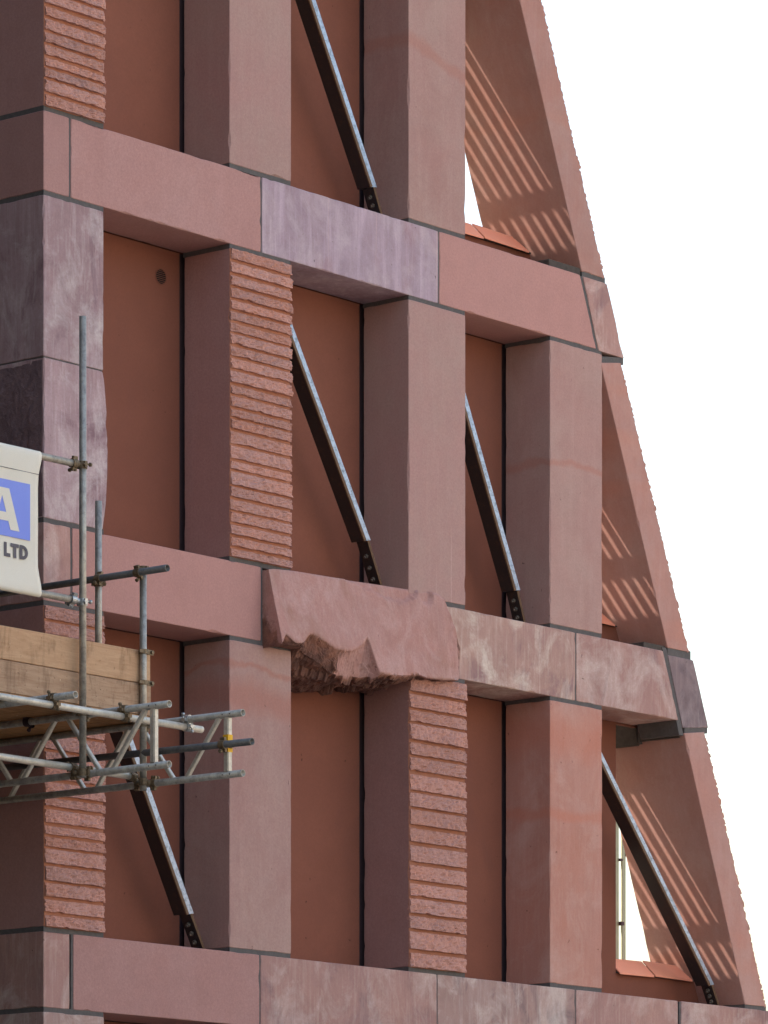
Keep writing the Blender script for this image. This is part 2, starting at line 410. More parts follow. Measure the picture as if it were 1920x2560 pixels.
def add_pipe(bm, a, b, r=0.02415, wall=0.004, n=22):
    """hollow tube with real wall, open at both ends"""
    A, B = cyl_pts(a, b, r, n); A2, B2 = cyl_pts(a, b, r - wall, n)
    r0 = [[bm.verts.new(p) for p in ring] for ring in (A, B, B2, A2)]
    for k in range(4):
        p, q = r0[k], r0[(k + 1) % 4]
        for i in range(n):
            f = bm.faces.new((p[i], p[(i + 1) % n], q[(i + 1) % n], q[i])); f.smooth = k in (0, 2)

def pipe(name, a, b, mat, parent, r=0.02415):
    bm = bmesh.new(); add_pipe(bm, a, b, r); bmesh.ops.recalc_face_normals(bm, faces=bm.faces)
    return obj(name, bm, mat, parent)

def bar_box(bm, a, b, w, t, side, mi=0):
    """rectangular bar from a to b; w along 'side', t across"""
    a, b = Vector(a), Vector(b); d = (b - a).normalized(); s = Vector(side).normalized(); s = (s - d * s.dot(d)).normalized(); n = d.cross(s)
    q = lambda c: [bm.verts.new(c + s * (w / 2 * i) + n * (t / 2 * j)) for i, j in ((-1, -1), (1, -1), (1, 1), (-1, 1))]
    A, B = q(a), q(b)
    fs = [bm.faces.new(A[::-1]), bm.faces.new(B)] + [bm.faces.new((A[i], A[(i + 1) % 4], B[(i + 1) % 4], B[i])) for i in range(4)]
    for f in fs: f.material_index = mi
    return A, B

# ------------------------------------------------------------------ ground
bm = bmesh.new()
S = 900
vs = [bm.verts.new(p) for p in ((-S, -S, 0), (S, -S, 0), (S, S, 0), (-S, S, 0))]; bm.faces.new(vs)
gm = flat('pale_paving', lin(156, 145, 130), 0.9, 0, 0.5, 0.4, 0.75)
ground = obj('ground', bm, gm); ground['kind'] = 'structure'

# ------------------------------------------------------------------ the building
BLD = thing('stone_building', 'red sandstone building of stacked piers and lintels with a raking gable edge and steel braces', 'building')
WALL_Y = 0.46
PX = {1: (0.0, 0.615), 2: (1.945, 2.63), 3: (3.997, 4.69), 4: (5.76, 6.445)}
LT = {0: (12.86, 13.42), 1: (10.0, 10.555), 2: (7.147, 7.69), 3: (4.315, 4.843)}
BED = 0.032
def rakeX(z):       # left edge of the rake on the front face
    if z > 10.3: return 6.179 + 0.405 * (10.576 - z)
    if z > 7.4: return 7.329 - 0.4177 * (z - 7.737)
    return 8.417 - 0.398 * (z - 4.902)
RT = 0.325
RD = 0.87

# --- lintel stones: (x0, x1, material)
def mort(x0, x1, y0, y1, z0, z1, mat='mortar', name='mortar_joint'):
    return box(name, x0, x1, y0, y1, z0, z1, M[mat], BLD)

def joint_v(x, z0, z1, w=0.016, depth=WALL_Y):
    mort(x - w / 2 - 0.003, x + w / 2 + 0.003, 0.005, depth - 0.02, z0 + 0.004, z1 - 0.004)

seed = 0
for row, spec in {1: [(0.0, 0.258, 'plain', 0.9), (0.276, 2.290, 'plain', .46), (2.304, 4.355, 'violet', .46), (4.368, None, 'plain_rose', .46)],
                  2: [(0.0, 0.272, 'weather', 0.9), (0.290, 2.292, 'plain_rose', .46), (4.36, 6.090, 'weather_pale', .46), (6.104, None, 'weather', .46)],
                  3: [(0.0, 0.262, 'weather', 0.9), (0.300, 2.276, 'plain', .46), (2.289, 4.338, 'weather', .46), (4.350, 6.089, 'grey', .46), (6.101, 7.476, 'weather', .46), (7.52, 9.3, 'weather', .46)],
                  0: [(0.0, 0.258, 'plain', 0.9), (0.276, 2.29, 'plain', .46), (2.304, 3.7, 'plain', .46), (3.714, None, 'plain', .46)]}.items():
    z0, z1 = LT[row]
    for x0, x1, mt, dep in spec:
        seed += 1
        if x1 is None:
            g = 0.016
            xb = {1: 6.383, 2: 7.50, 0: 5.25}[row] - g; xt = {1: 6.165, 2: 7.285, 0: 5.02}[row] - g
            stone_block('lintel_stone', ((x0, 0, z0), (xb, 0, z0), (xb, dep, z0), (x0, dep, z0), (x0, 0, z1), (xt, 0, z1), (xt, dep, z1), (x0, dep, z1)), M[mt], BLD, seed)
        else:
            sblock('lintel_stone', x0, x1, 0, dep, z0, z1, M[mt], BLD, seed)
    xs = [s[0] for s in spec[1:]]
    for x in xs:
        if row == 2 and x == 4.36: continue
        joint_v(x - 0.008, z0, z1, 0.018)
    if row == 2: joint_v(2.299, z0, z1, 0.02)
    if row == 3: mort(7.472, 7.524, 0.02, 0.44, z0 + .004, z1 - .004, 'pad')

def rake_end(row, lb, lt, rb, rt, zbl, zbr, zt, mt, sd, dep=RD):
    stone_block('rake_end_stone', ((lb, 0, zbl), (rb, 0, zbr), (rb, dep, zbr), (lb, dep, zbl), (lt, 0, zt), (rt, 0, zt), (rt, dep, zt), (lt, dep, zt)), M[mt], BLD, sd, chip=1.3)
rake_end(1, 6.40, 6.19, 6.742, 6.508, 9.992, 9.988, 10.55, 'weather', 61)
rake_end(2, 7.545, 7.335, 7.905, 7.690, 7.092, 7.13, 7.665, 'purple', 62, 0.46)
rake_end(0, 5.28, 5.05, 5.6, 5.37, 12.86, 12.86, 13.42, 'rake', 63)
def slant_mortar(p_lo, p_hi, w, y0=0.006, y1=0.85, mat='mortar'):
    bm = bmesh.new(); (xa, za), (xb, zb) = p_lo, p_hi
    vs = [bm.verts.new(p) for p in ((xa, y0, za), (xa + w, y0, za), (xa + w, y1, za), (xa, y1, za), (xb, y0, zb), (xb + w, y0, zb), (xb + w, y1, zb), (xb, y1, zb))]
    for f in FACES: bm.faces.new([vs[i] for i in f])
    obj('mortar_joint', bm, M[mat], BLD)
slant_mortar((6.355, 10.004), (6.15, 10.548), 0.055)
slant_mortar((7.500, 7.03), (7.262, 7.72), 0.06, 0.006, 0.40)
slant_mortar((6.376, 9.99), (6.435, 9.70), 0.016, 0.01, 0.4)

# --- piers
def smooth_pier(n, row, mt, sd, z0=None, z1=None, **k):
    x0, x1 = PX[n]
    zl = LT[row + 1][1] + BED if row < 3 else 0.0
    zh = LT[row][0] - BED
    dep = 0.9 if n == 1 else WALL_Y - 0.012
    return sblock('pier', x0, x1, 0, dep, z0 or zl, z1 or zh, M[mt], BLD, sd, **k)

def beds(n, row):
    x0, x1 = PX[n]; dep = 0.88 if n == 1 else WALL_Y
    e = 0.004
    if row < 3: mort(x0 + e, x1 - e, e, dep, LT[row + 1][1] - 0.003, LT[row + 1][1] + BED + 0.003)
    mort(x0 + e, x1 - e, e, dep, LT[row][0] - BED - 0.003, LT[row][0] + 0.003)

def ribbed_pier(n, row, pitch, sd, slot=0.021, d=0.018):
    x0, x1 = PX[n]; zl = LT[row + 1][1] + BED; zh = LT[row][0] - BED
    dep = 0.9 if n == 1 else WALL_Y - 0.012
    p = stone_block('pier', ((x0 + .004, 0, zl), (x1 - .008, 0, zl), (x1 - .008, dep, zl), (x0 + .004, dep, zl), (x0 + .004, 0, zh), (x1 - .008, 0, zh), (x1 - .008, dep, zh), (x0 + .004, dep, zh)), M['sawn'], BLD, sd)
    p.data.materials.append(M['plain'])
    for f in p.data.polygons:
        if f.normal.y > -0.5: f.material_index = 1
    rr = random.Random(sd); z = zl + 0.004; k = 0
    while z < zh - 0.03:
        h = min(pitch * rr.uniform(0.78, 1.22), zh - z)
        hc = h - slot * rr.uniform(0.8, 1.25) if z + h < zh - 0.02 else h
        xo = x0 + 0.008 + rr.uniform(-.003, .006)
        course(p, (xo, 0, z), (1, 0, 0), (0, 0, 1), (0, -1, 0), x1 - xo + rr.uniform(-.006, .004), hc, d * rr.uniform(0.8, 1.35), sd * 50 + k)
        # sawn lip standing a little past the arris, under each split strip
        z += h; k += 1
    return p

ribbed_pier(1, 0, 0.098, 11)
smooth_pier(2, 0, 'plain_pale', 12); smooth_pier(3, 0, 'band3', 13)
ribbed_pier(2, 1, 0.094, 14); smooth_pier(3, 1, 'plain_pale', 15)
smooth_pier(4, 1, 'band4', 16, big=((8.15, 8.72, 0.02),))
ribbed_pier(1, 2, 0.1, 17); smooth_pier(2, 2, 'band2', 18); ribbed_pier(3, 2, 0.128, 19, 0.026, 0.024); smooth_pier(4, 2, 'salmon', 20)
for n, mt in ((1, 'grey'), (2, 'plain'), (3, 'plain'), (4, 'plain')): smooth_pier(n, 3, mt, 30 + n)
for n in PX:
    for row in range(4):
        if (n == 4 and row == 0): continue
        beds(n, row)
# corner pier of the second row: two stones, the lower one left rough
sblock('pier', 0, 0.608, 0, 0.9, 8.846, LT[1][0] - BED, M['violet_warm'], BLD, 41)
def bulge(c):
    c = c.copy()
    t = max(0.0, min(1.0, (c.z - 7.72) / 1.12)); k = math.sin(math.pi * t) ** 0.7
    if c.x > 0.4: c.x += 0.05 * k + 0.007 * noise.noise(Vector((c.z * 7, 0, 0))) + 0.004 * noise.noise(Vector((c.z * 23, 4, 0)))
    elif c.y < 0.1 and c.x < 0.1: c.x += 0.008 * noise.noise(Vector((c.z * 6, 2, 0))) + 0.004
    return c
low = sblock('pier', 0, 0.60, 0, 0.9, LT[2][1] + BED, 8.836, M['violet_warm'], BLD, 42, deform=bulge)
mort(0.006, 0.60, 0.006, 0.88, 8.833, 8.849)
def rough_sheet(name, parent, org, U, V, N, w, h, d, seed, mat, nu=24, nv=36, f=5):
    bm = bmesh.new(); org, U, V, N = Vector(org), Vector(U), Vector(V), Vector(N); g = []
    for j in range(nv + 1):
        row = []
        for i in range(nu + 1):
            u, v = i / nu, j / nv; q = Vector((u * w * f, v * h * f, seed))
            rim = min(1, 8 * min(u, 1 - u), 8 * min(v, 1 - v))
            b = d * (0.5 + 0.6 * noise.noise(q) + 0.4 * noise.noise(q * 2.7) + 0.25 * noise.noise(q * 6)) * rim + 0.003
            row.append(bm.verts.new(org + U * (u * w) + V * (v * h) + N * max(0.002, b)))
        g.append(row)
    for j in range(nv):
        for i in range(nu): bm.faces.new((g[j][i], g[j][i + 1], g[j + 1][i + 1], g[j + 1][i]))
    rim = g[0][:] + [g[j][nu] for j in range(1, nv + 1)] + g[nv][-2::-1] + [g[j][0] for j in range(nv - 1, 0, -1)]
    back = [bm.verts.new(v.co - N * ((v.co - org).dot(N) + 0.01)) for v in rim]
    for i in range(len(rim)):
        k = (i + 1) % len(rim); bm.faces.new((rim[k], rim[i], back[i], back[k]))
    bmesh.ops.recalc_face_normals(bm, faces=bm.faces)
    return obj(name, bm, mat, parent)
rough_sheet('split_face', low, (0.004, 0.88, LT[2][1] + BED + .01), (0, -1, 0), (0, 0, 1), (-1, 0, 0), 0.865, 1.09, 0.02, 3.3, M['roughdark'])

# --- the broken, overhanging lintel stone of the middle row
def table(tb):
    def f(x):
        if x <= tb[0][0]: return tb[0][1]
        for (a, va), (b, vb) in zip(tb, tb[1:]):
            if x <= b: return va + (vb - va) * (x - a) / (b - a)
        return tb[-1][1]
    return f
zt = table([(2.306, 7.668), (2.375, 7.683), (2.606, 7.70), (3.044, 7.715), (3.523, 7.738), (3.963, 7.752), (4.078, 7.759), (4.227, 7.769), (4.311, 7.759), (4.394, 7.729), (4.415, 7.676), (4.476, 7.581), (4.542, 7.464), (4.583, 7.37)])
zf = table([(2.30, 7.107), (2.35, 7.15), (2.38, 7.19), (2.44, 7.165), (2.50, 7.14), (2.56, 7.145), (2.62, 7.19), (2.68, 7.232), (2.74, 7.238), (2.80, 7.22), (2.90, 7.187), (3.0, 7.162), (3.08, 7.155), (3.16, 7.168), (3.25, 7.20), (3.33, 7.245), (3.385, 7.298), (3.415, 7.23), (3.45, 7.12), (3.483, 7.035), (3.663, 7.047), (3.854, 7.071), (3.976, 7.092), (4.081, 7.079), (4.17, 7.085), (4.293, 7.09), (4.525, 7.119), (4.558, 7.248), (4.583, 7.36)])
zs = table([(2.30, 7.10), (2.381, 7.12), (2.627, 7.135), (2.70, 7.11), (2.80, 7.08), (2.909, 7.035), (3.009, 6.992), (3.15, 6.99), (3.279, 6.998), (3.46, 7.018), (3.5, 7.025), (4.6, 7.5)])
zm = table([(2.30, 7.135), (2.62, 7.122), (2.66, 6.97), (2.80, 6.90), (2.95, 6.885), (3.14, 6.91), (3.45, 6.96), (3.96, 7.01), (4.0, 7.108), (4.58, 7.116)])
ptop = table([(2.3, 0.047), (3.5, 0.03), (4.4, 0.036), (4.585, 0.03)])
pbot = table([(2.3, 0.185), (3.4, 0.135), (4.3, 0.10), (4.50, 0.075), (4.585, 0.036)])
zsc = table([(3.05, 7.80), (3.2, 7.72), (3.36, 7.705), (3.42, 7.675), (3.52, 7.688), (3.60, 7.655), (3.72, 7.632), (3.82, 7.625), (3.90, 7.64), (3.98, 7.665), (4.06, 7.71), (4.12, 7.80)])
bm = bmesh.new(); cols = []
fl = bm.verts.layers.float.new('fracture')
NX = 250; NF = 30; NS = 12; NU = 18
sm = lambda t: max(0.0, min(1.0, t)) ** 2 * (3 - 2 * max(0.0, min(1.0, t)))
for i in range(NX + 1):
    X = 2.312 + (4.583 - 2.312) * i / NX
    bite = 1 if X < 3.49 else 0
    a, b = zt(X), zf(X) + bite * (0.010 * noise.noise(Vector((X * 14, 3, 3))) + 0.007 * noise.noise(Vector((X * 41, 3, 3)))) + 0.004 * noise.noise(Vector((X * 70, 5, 3)))
    s_ = min(b - 0.004, zs(X) + 0.008 * noise.noise(Vector((X * 24, 8, 3)))) if bite else b - 0.004
    zu = min(s_ - 0.002, zm(X)) if X < 2.6 or X > 3.98 else zm(X)
    prof = [(0.42, a - 0.012, 0, 0), (0.10, a, 0, 0)]
    lean = lambda z: -(ptop(X) + (pbot(X) - ptop(X)) * (7.70 - z) / 0.56)
    for k in range(NF + 1):
        t = k / NF; z = a + (b - a) * t
        y = lean(z) + bite * 0.006 * sm((b + 0.012 - z) / 0.012)      # the smooth face rounds off into the break
        prof.append((y, z, 1, 0.30 * bite * sm((b + 0.05 - z) / 0.06)))
    yb = prof[-1][0]
    for k in range(1, NS + 1):
        t = k / NS; dep = b - s_
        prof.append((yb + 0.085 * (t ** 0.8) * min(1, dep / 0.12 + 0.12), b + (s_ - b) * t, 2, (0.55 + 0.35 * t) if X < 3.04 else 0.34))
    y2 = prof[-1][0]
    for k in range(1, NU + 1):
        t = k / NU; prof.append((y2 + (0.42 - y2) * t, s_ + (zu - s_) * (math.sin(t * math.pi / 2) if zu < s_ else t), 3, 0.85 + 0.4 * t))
    cols.append([(X,) + p for p in prof])
vgrid = []
for i, cc in enumerate(cols):
    row = []
    for k, (X, y, z, w, fr) in enumerate(cc):
        q = Vector((X * 9, y * 9, z * 9)); nn = noise.noise(q) * 0.6 + noise.noise(q * 2.4) * 0.4 + noise.noise(q * 5) * 0.35 + noise.noise(q * 11) * 0.2
        rid = 1 - 2 * abs(noise.noise(q * 1.7 + Vector((5, 5, 5))))
        ps = Vector((X * 7, y * 8, z * 9)); pn = noise.voronoi(ps)[1][0]
        tilt = noise.noise_vector(pn * 7.3); pl = (ps - pn).dot(tilt); off = noise.noise(pn * 5.1)      # flat facets, each tilted its own way
        ps2 = Vector((X * 22, y * 22, z * 26)); pn2 = noise.voronoi(ps2)[1][0]; pl2 = (ps2 - pn2).dot(noise.noise_vector(pn2 * 3.7))
        dy = dz = 0
        if w == 1:
            dy = 0.0018 * nn + 0.004 * noise.noise(q * 0.35)
            if 3.06 < X < 4.11: dy += 0.030 * sm((z - zsc(X) - 0.006 * nn) / 0.014); fr += 0.12 * sm((z - zsc(X)) / 0.01) * (1 - sm((z - zsc(X) - 0.02) / 0.02))
            if X > 4.36: dy += (-0.010 * nn + 0.006 * rid) * sm((X - 4.36) / 0.06); fr += 0.55 * sm((X - 4.50) / 0.06)  # darker outline at the right end, painted through the attribute
            if 4.08 < X < 4.3 and z > 7.64: dy += 0.03 * sm((0.09 - (Vector((X - 4.17, z - 7.735, 0))).length) / 0.03); fr += 0.2 * sm((0.09 - (Vector((X - 4.17, z - 7.735, 0))).length) / 0.03)
        elif w == 2: g2 = (1 if X < 3.06 else 0.3) * min(1, (k - NF - 2) / 3); dy = (0.055 * pl + 0.03 * off + 0.016 * pl2) * g2 + 0.005 * nn; dz = 0.006 * nn
        elif w == 3:
            free = 1 if 2.64 < X < 3.97 else 0.12
            dy = 0.008 * nn * free; dz = (0.075 * pl + 0.045 * off + 0.022 * pl2 + 0.008 * nn) * free * (0.3 if k >= len(cc) - 1 else 1)
        v = bm.verts.new((X, y + dy, z + dz)); v[fl] = fr; row.append(v)
    vgrid.append(row)
K = len(cols[0])
for i in range(NX):
    for k in range(K):
        k2 = (k + 1) % K
        f = bm.faces.new((vgrid[i][k], vgrid[i + 1][k], vgrid[i + 1][k2], vgrid[i][k2]))
        f.smooth = cols[i][k2][3] <= 1
bm.faces.new(vgrid[0]); bm.faces.new(vgrid[NX][::-1])
bmesh.ops.recalc_face_normals(bm, faces=bm.faces)
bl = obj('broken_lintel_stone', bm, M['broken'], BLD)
bl['label'] = 'broken rough lintel stone jutting out of the middle row with a jagged underside'

# --- rake: one leaning stone a storey, split-faced along its upper edge
def rake_stone(row, zb, ztl, ztr, sd, th):
    th -= 0.026
    xb, xt = rakeX(zb), rakeX(ztl)
    p = stone_block('rake_stone', ((xb, 0, zb), (xb + th, 0, zb), (xb + th, RD, zb), (xb, RD, zb), (xt, 0, ztl), (xt + th - (ztr - ztl) * .4, 0, ztr), (xt + th - (ztr - ztl) * .4, RD, ztr), (xt, RD, ztl)), M['rake'], BLD, sd)
    d = Vector((xt - xb, 0, ztl - zb)); Lg = d.length; d.normalize(); nrm = Vector((d.z, 0, -d.x))
    rr = random.Random(sd); s = 0.0; k = 0
    while s < Lg - 0.04:
        h = min(0.088 * rr.uniform(0.55, 1.4), Lg - s)
        o = Vector((xb + th - 0.002, 0.002, zb)) + d * s
        course(p, o, (0, 1, 0), d, nrm, RD - 0.01, h - 0.012, 0.016 * rr.uniform(0.3, 1.3), sd * 40 + k, nu=16, nv=7, rimk=0.85)
        s += h; k += 1
rake_stone(0, 10.588, 12.82, 12.82, 71, RT); rake_stone(1, 7.725, 9.90, 9.945, 72, 0.315); rake_stone(2, 4.876, 7.05, 7.09, 73, 0.328)
def bed_rake(x0, x1, y1, zl, zr, t0, t1, mat='mortar', y0=0.006):
    bm = bmesh.new()
    vs = [bm.verts.new(p) for p in ((x0, y0, zl - t0), (x1, y0, zr - t0), (x1, y1, zr - t0), (x0, y1, zl - t0), (x0, y0, zl + t1), (x1, y0, zr + t1), (x1, y1, zr + t1), (x0, y1, zl + t1))]
    for f in FACES: bm.faces.new([vs[i] for i in f])
    return obj('mortar_joint', bm, M[mat], BLD)
bed_rake(6.185, 6.49, 0.8, 10.552, 10.552, 0.004, 0.04)
bed_rake(7.34, 7.66, 0.8, 7.66, 7.66, 0.004, 0.075)
bed_rake(6.425, 6.735, 0.8, 9.897, 9.94, 0.004, 0.055)
bed_rake(7.575, 7.895, 0.8, 7.046, 7.088, 0.004, 0.05)
bed_rake(8.43, 8.74, 0.8, 4.84, 4.84, 0.004, 0.04)
# bedding pads under and over the rake
pp = bmesh.new(); add_box(pp, 5.76, 6.172, 0.012, 0.42, 10.552, 10.612, 0, 0.004); obj('bedding_pad', pp, M['pad'], BLD)
pp = bmesh.new(); add_box(pp, 7.02, 7.318, 0.012, 0.42, 7.688, 7.735, 0, 0.004); obj('bedding_pad', pp, M['pad'], BLD)
pp = bmesh.new(); add_box(pp, 7.548, 7.86, 0.05, 0.445, 7.018, 7.145, 0, 0.004); obj('bedding_pad', pp, M['pad'], BLD)
pp = bmesh.new(); add_box(pp, 7.55, 7.86, 0.475, 0.86, 6.99, 7.66, 0, 0.004); obj('bedding_pad', pp, M['pad'], BLD)
pp = bmesh.new(); add_box(pp, 7.556, 7.84, 0.44, 0.48, 7.0, 7.15, 0); obj('mortar_joint', pp, M['mortar'], BLD)

# --- recessed wall panels, the core behind them, openings at the gable
JAMB = {0: 5.00, 1: 6.30, 2: 7.24}
def panel(x0, x1, z0, z1):
    box('wall_panel', x0, x1, WALL_Y, WALL_Y + 0.05, z0, z1, M['panel'], BLD)
G = 0.037
for row in range(4):
    zl = LT[row + 1][1] if row < 3 else 0.0; zh = LT[row][0]
    xs = [(PX[1][1], PX[2][0]), (PX[2][1], PX[3][0]), (PX[3][1], PX[4][0])]
    for k, (a, b) in enumerate(xs):
        if row == 0 and k == 2: b = JAMB[0]; panel(a, b, zl - .02, zh + .02); continue
        panel(a - 0.01, b - G, zl - .02, zh + 0.012 - 0.02)
    if row in (1, 2):
        a = PX[4][1]
        if JAMB[row] > a: panel(a - .01, JAMB[row], zl - .02, zh + .012)
    if row == 3: panel(PX[4][1] - .01, 9.2, 0, zh)
    # core
    xe = JAMB.get(row, 9.2)
    box('wall_core', 0.62, xe if xe > 5.76 else 4.99, WALL_Y + 0.056, RD, zl - .01, zh + .01, M['core'] if row == 9 else M['gap'], BLD)
    z0, z1 = LT[row]
    xe2 = {0: 5.0, 1: 6.19, 2: 7.235, 3: 9.2}[row]
    box('wall_core', 0.9, xe2, WALL_Y + 0.008, RD - .004, z0 + .012, z1 - .022, M['panel'], BLD)
box('wall_core', 7.236, 7.545, WALL_Y + 0.008, WALL_Y + 0.05, 7.135, 7.668, M['panel'], BLD)
# jamb returns of the three openings
for row, x in JAMB.items():
    zl = LT[row + 1][1] if row < 3 else 0; zh = LT[row][0]
    if row == 1: x = 6.30
    box('opening_jamb', x - 0.03, x + 0.004, WALL_Y + 0.004, RD + 0.002, zl, zh, M['panel'], BLD)
# parapet walls under the sills and sloping terracotta sill tiles
def sill(x0, joints, x1, zl, zf, slope_x1):
    box('sill_wall', x0 - .02, x1 + 0.25, WALL_Y + 0.006, RD - .01, zl - 0.02, zf - 0.004, M['panel'], BLD)
    xs = [x0] + joints + [x1]
    for i, (a, b) in enumerate(zip(xs, xs[1:])):
        bm = bmesh.new(); g = 0.014 if i < len(xs) - 2 else 0
        y0, y1, h0, h1 = 0.42, 0.555, zf - .004, zf + 0.125; t = 0.016
        b0, b1 = b - g, b - g - (slope_x1 if i == len(xs) - 2 else 0)
        dz = (-0.006, 0.008)[i % 2]
        vs = [bm.verts.new(p) for p in ((a, y0, h0 - t + dz), (b0, y0, h0 - t), (b1, y1, h1 - t), (a, y1, h1 - t + dz), (a, y0, h0 + dz), (b0, y0, h0), (b1, y1, h1), (a, y1, h1 + dz))]
        for f in FACES: bm.faces.new([vs[k] for k in f])
        bmesh.ops.bevel(bm, geom=bm.edges[:], offset=0.003, segments=1, affect='EDGES')
        obj('sill_tile', bm, M['tile'], BLD)
    bm = bmesh.new(); add_box(bm, x0, x1 + .05, 0.44, 0.9, zf - .012, zf - 0.002); obj('mortar_joint', bm, M['pad'], BLD)
    bm = bmesh.new()
    vs = [bm.verts.new(p) for p in ((x0, 0.47, zf), (x1, 0.47, zf), (x1, 0.86, zf), (x0, 0.86, zf), (x0, 0.565, zf + .09), (x1 - slope_x1, 0.565, zf + .09), (x1 - slope_x1, 0.86, zf + .09), (x0, 0.86, zf + .09))]
    for f in FACES: bm.faces.new([vs[k] for k in f])
    obj('sill_bed', bm, M['panel'], BLD)
sill(5.01, [5.46], 6.03, 10.555, 10.79, 0.05)
sill(6.31, [6.70], 7.18, 7.69, 7.94, 0.05)
sill(7.246, [7.735], 8.262, 4.843, 5.095, 0.05)

# slatted screens standing just behind the jambs: their bars stripe the sunlight on the rake
def screen(x0, zb, zrail, ztop, zhead, ygap, n):
    y0 = ygap - 0.021
    s = box('slat_screen', x0 - .02, x0 + .02, RD + .004, y0, zb, zhead, M['postgreen'], BLD)
    for k in range(n):
        y = y0 + 0.042 + 0.1085 * k
        box('slat', x0 - 0.003, x0 + 0.003, y, y + 0.0665, zb, ztop, M['postgreen'], s)
    ye = y0 + 0.1085 * n + .02
    box('rail', x0 - 0.012, x0 + 0.012, y0 + .002, ye, zrail - 0.025, zrail + 0.025, M['postgreen'], s)
    box('head_plate', x0 - 0.012, x0 + 0.012, y0 + .002, ye, ztop - .002, zhead, M['postgreen'], s)
    box('base_panel', x0 - 0.012, x0 + 0.012, y0 + .002, ye, zb - .002, zrail - 0.19, M['postgreen'], s)
Q = sd.z / abs(sd.x)
screen(4.95, 10.5, 11.14 + 1.0 * Q, 14.6, 15.2, 1.16, 9)
screen(6.25, 7.6, 8.36 + 0.82 * Q, 10.3, 10.5, 1.0, 9)
screen(7.20, 4.8, 5.468 + 0.99 * Q, 6.66 + 0.515 * Q, 7.66, 1.14, 11)

# round vent in the upper left panel
vx, vz, vr = 1.707, 9.784, 0.063
bm = bmesh.new()
n = 28
rings = []
for (r_, y) in ((vr, WALL_Y + .004), (vr, WALL_Y - 0.003), (vr - .008, WALL_Y - 0.004), (vr - .012, WALL_Y + 0.004)):
    rings.append([bm.verts.new((vx + r_ * math.cos(2 * math.pi * i / n), y, vz + r_ * math.sin(2 * math.pi * i / n))) for i in range(n)])
for a, b in zip(rings, rings[1:]):
    for i in range(n): bm.faces.new((a[i], a[(i + 1) % n], b[(i + 1) % n], b[i]))
vent = obj('round_vent', bm, M['panel'], BLD)
bm = bmesh.new(); vs = [bm.verts.new((vx + (vr - .011) * math.cos(2 * math.pi * i / n), WALL_Y - 0.0012, vz + (vr - .011) * math.sin(2 * math.pi * i / n))) for i in range(n)]
bm.faces.new(vs); obj('vent_back', bm, flat('vent_inner_shade', lin(22, 18, 18), 0.9), vent)  # black disc painted for the shade inside the vent; panel has no hole
for k in range(7):
    z = -0.042 + k * 0.014; w = math.sqrt(max(1e-4, (vr - .012) ** 2 - z * z))
    bm = bmesh.new(); add_box(bm, vx - w, vx + w, WALL_Y - 0.004, WALL_Y - 0.002, vz + z - 0.0016, vz + z + 0.0016); obj('vent_slat', bm, M['panel'], vent)

# --- diagonal steel braces
def brace(top, bot, plate, yf=0.165, yb=0.295, w=0.074):
    """top/bot: upper-left and lower-right ends of the front face's lower-left edge (x, z); plate: foot on the pier"""
    (xt, zt_), (xb, zb) = top, bot
    bm = bmesh.new()
    def sec(x, z):
        return [(x, yf, z), (x + w, yf, z + 0.012), (x + w, yb, z + 0.012), (x, yb, z)]
    n = 14
    ring = []
    for i in range(n + 1):
        t = i / n; ring.append([bm.verts.new(p) for p in sec(xt + (xb - xt) * t, zt_ + (zb - zt_) * t)])
    for a, b in zip(ring, ring[1:]):
        for k in range(4): bm.faces.new((a[k], a[(k + 1) % 4], b[(k + 1) % 4], b[k])).material_index = 1 if k == 0 else 0  # front face takes the painted sky sheen
    bm.faces.new(ring[0][::-1]); bm.faces.new(ring[-1])
    bmesh.ops.recalc_face_normals(bm, faces=bm.faces)
    br = obj('steel_brace', bm, None, BLD, [M['steel'], M['steelsheen']])
    bm = bmesh.new()      # rusty lip along the lower-left arris
    bar_box(bm, (xt + .008, yf + .002, zt_), (xb + .008, yf + .002, zb), 0.026, 0.012, (1, 0, 0)); obj('rusty_edge', bm, M['rust'], br)
    (px, pz) = plate; d = Vector((px - xb, 0, pz - zb)).normalized()
    bm = bmesh.new(); s0 = Vector((xb + 0.02, 0, zb + 0.05)); e0 = Vector((px, 0, pz))
    t = 0.022; y0, y1 = yf + 0.012, yb - 0.016
    vs = []
    for c in (s0, e0):
        vs += [bm.verts.new((c.x, y0, c.z)), bm.verts.new((c.x + t, y0, c.z)), bm.verts.new((c.x + t, y1, c.z)), bm.verts.new((c.x, y1, c.z))]
    for f in ((0, 1, 2, 3), (7, 6, 5, 4), (0, 4, 5, 1), (1, 5, 6, 2), (2, 6, 7, 3), (3, 7, 4, 0)): bm.faces.new([vs[i] for i in f])
    bmesh.ops.recalc_face_normals(bm, faces=bm.faces)
    obj('end_plate', bm, M['steel'], br)
    bm = bmesh.new()
    bar_box(bm, s0 + Vector((.011, y0 - .003, 0)), e0 + Vector((.011, y0 - .003, 0)), 0.022, 0.005, (1, 0, 0)); obj('rusty_edge', bm, M['rust'], br)
    nrm = Vector((d.z, 0, -d.x)); nrm = nrm if nrm.x < 0 else -nrm
    for k in range(3):
        c = s0.lerp(e0, 0.36 + 0.2 * k); c.y = (y0 + y1) / 2 - 0.006
        bm = bmesh.new(); add_rod(bm, c + nrm * -0.004, c + nrm * 0.02, 0.018, 6); add_rod(bm, c, c + nrm * 0.034, 0.009, 8); obj('bolt', bm, M['bolt'], br)
    return br
def line_at(x0, z0, x1, z1, z): return x0 + (x1 - x0) * (z - z0) / (z1 - z0)
brace((line_at(3.027, 12.055, 3.743, 10.8, 12.85), 12.85), (3.743, 10.80), (3.90, 10.56))
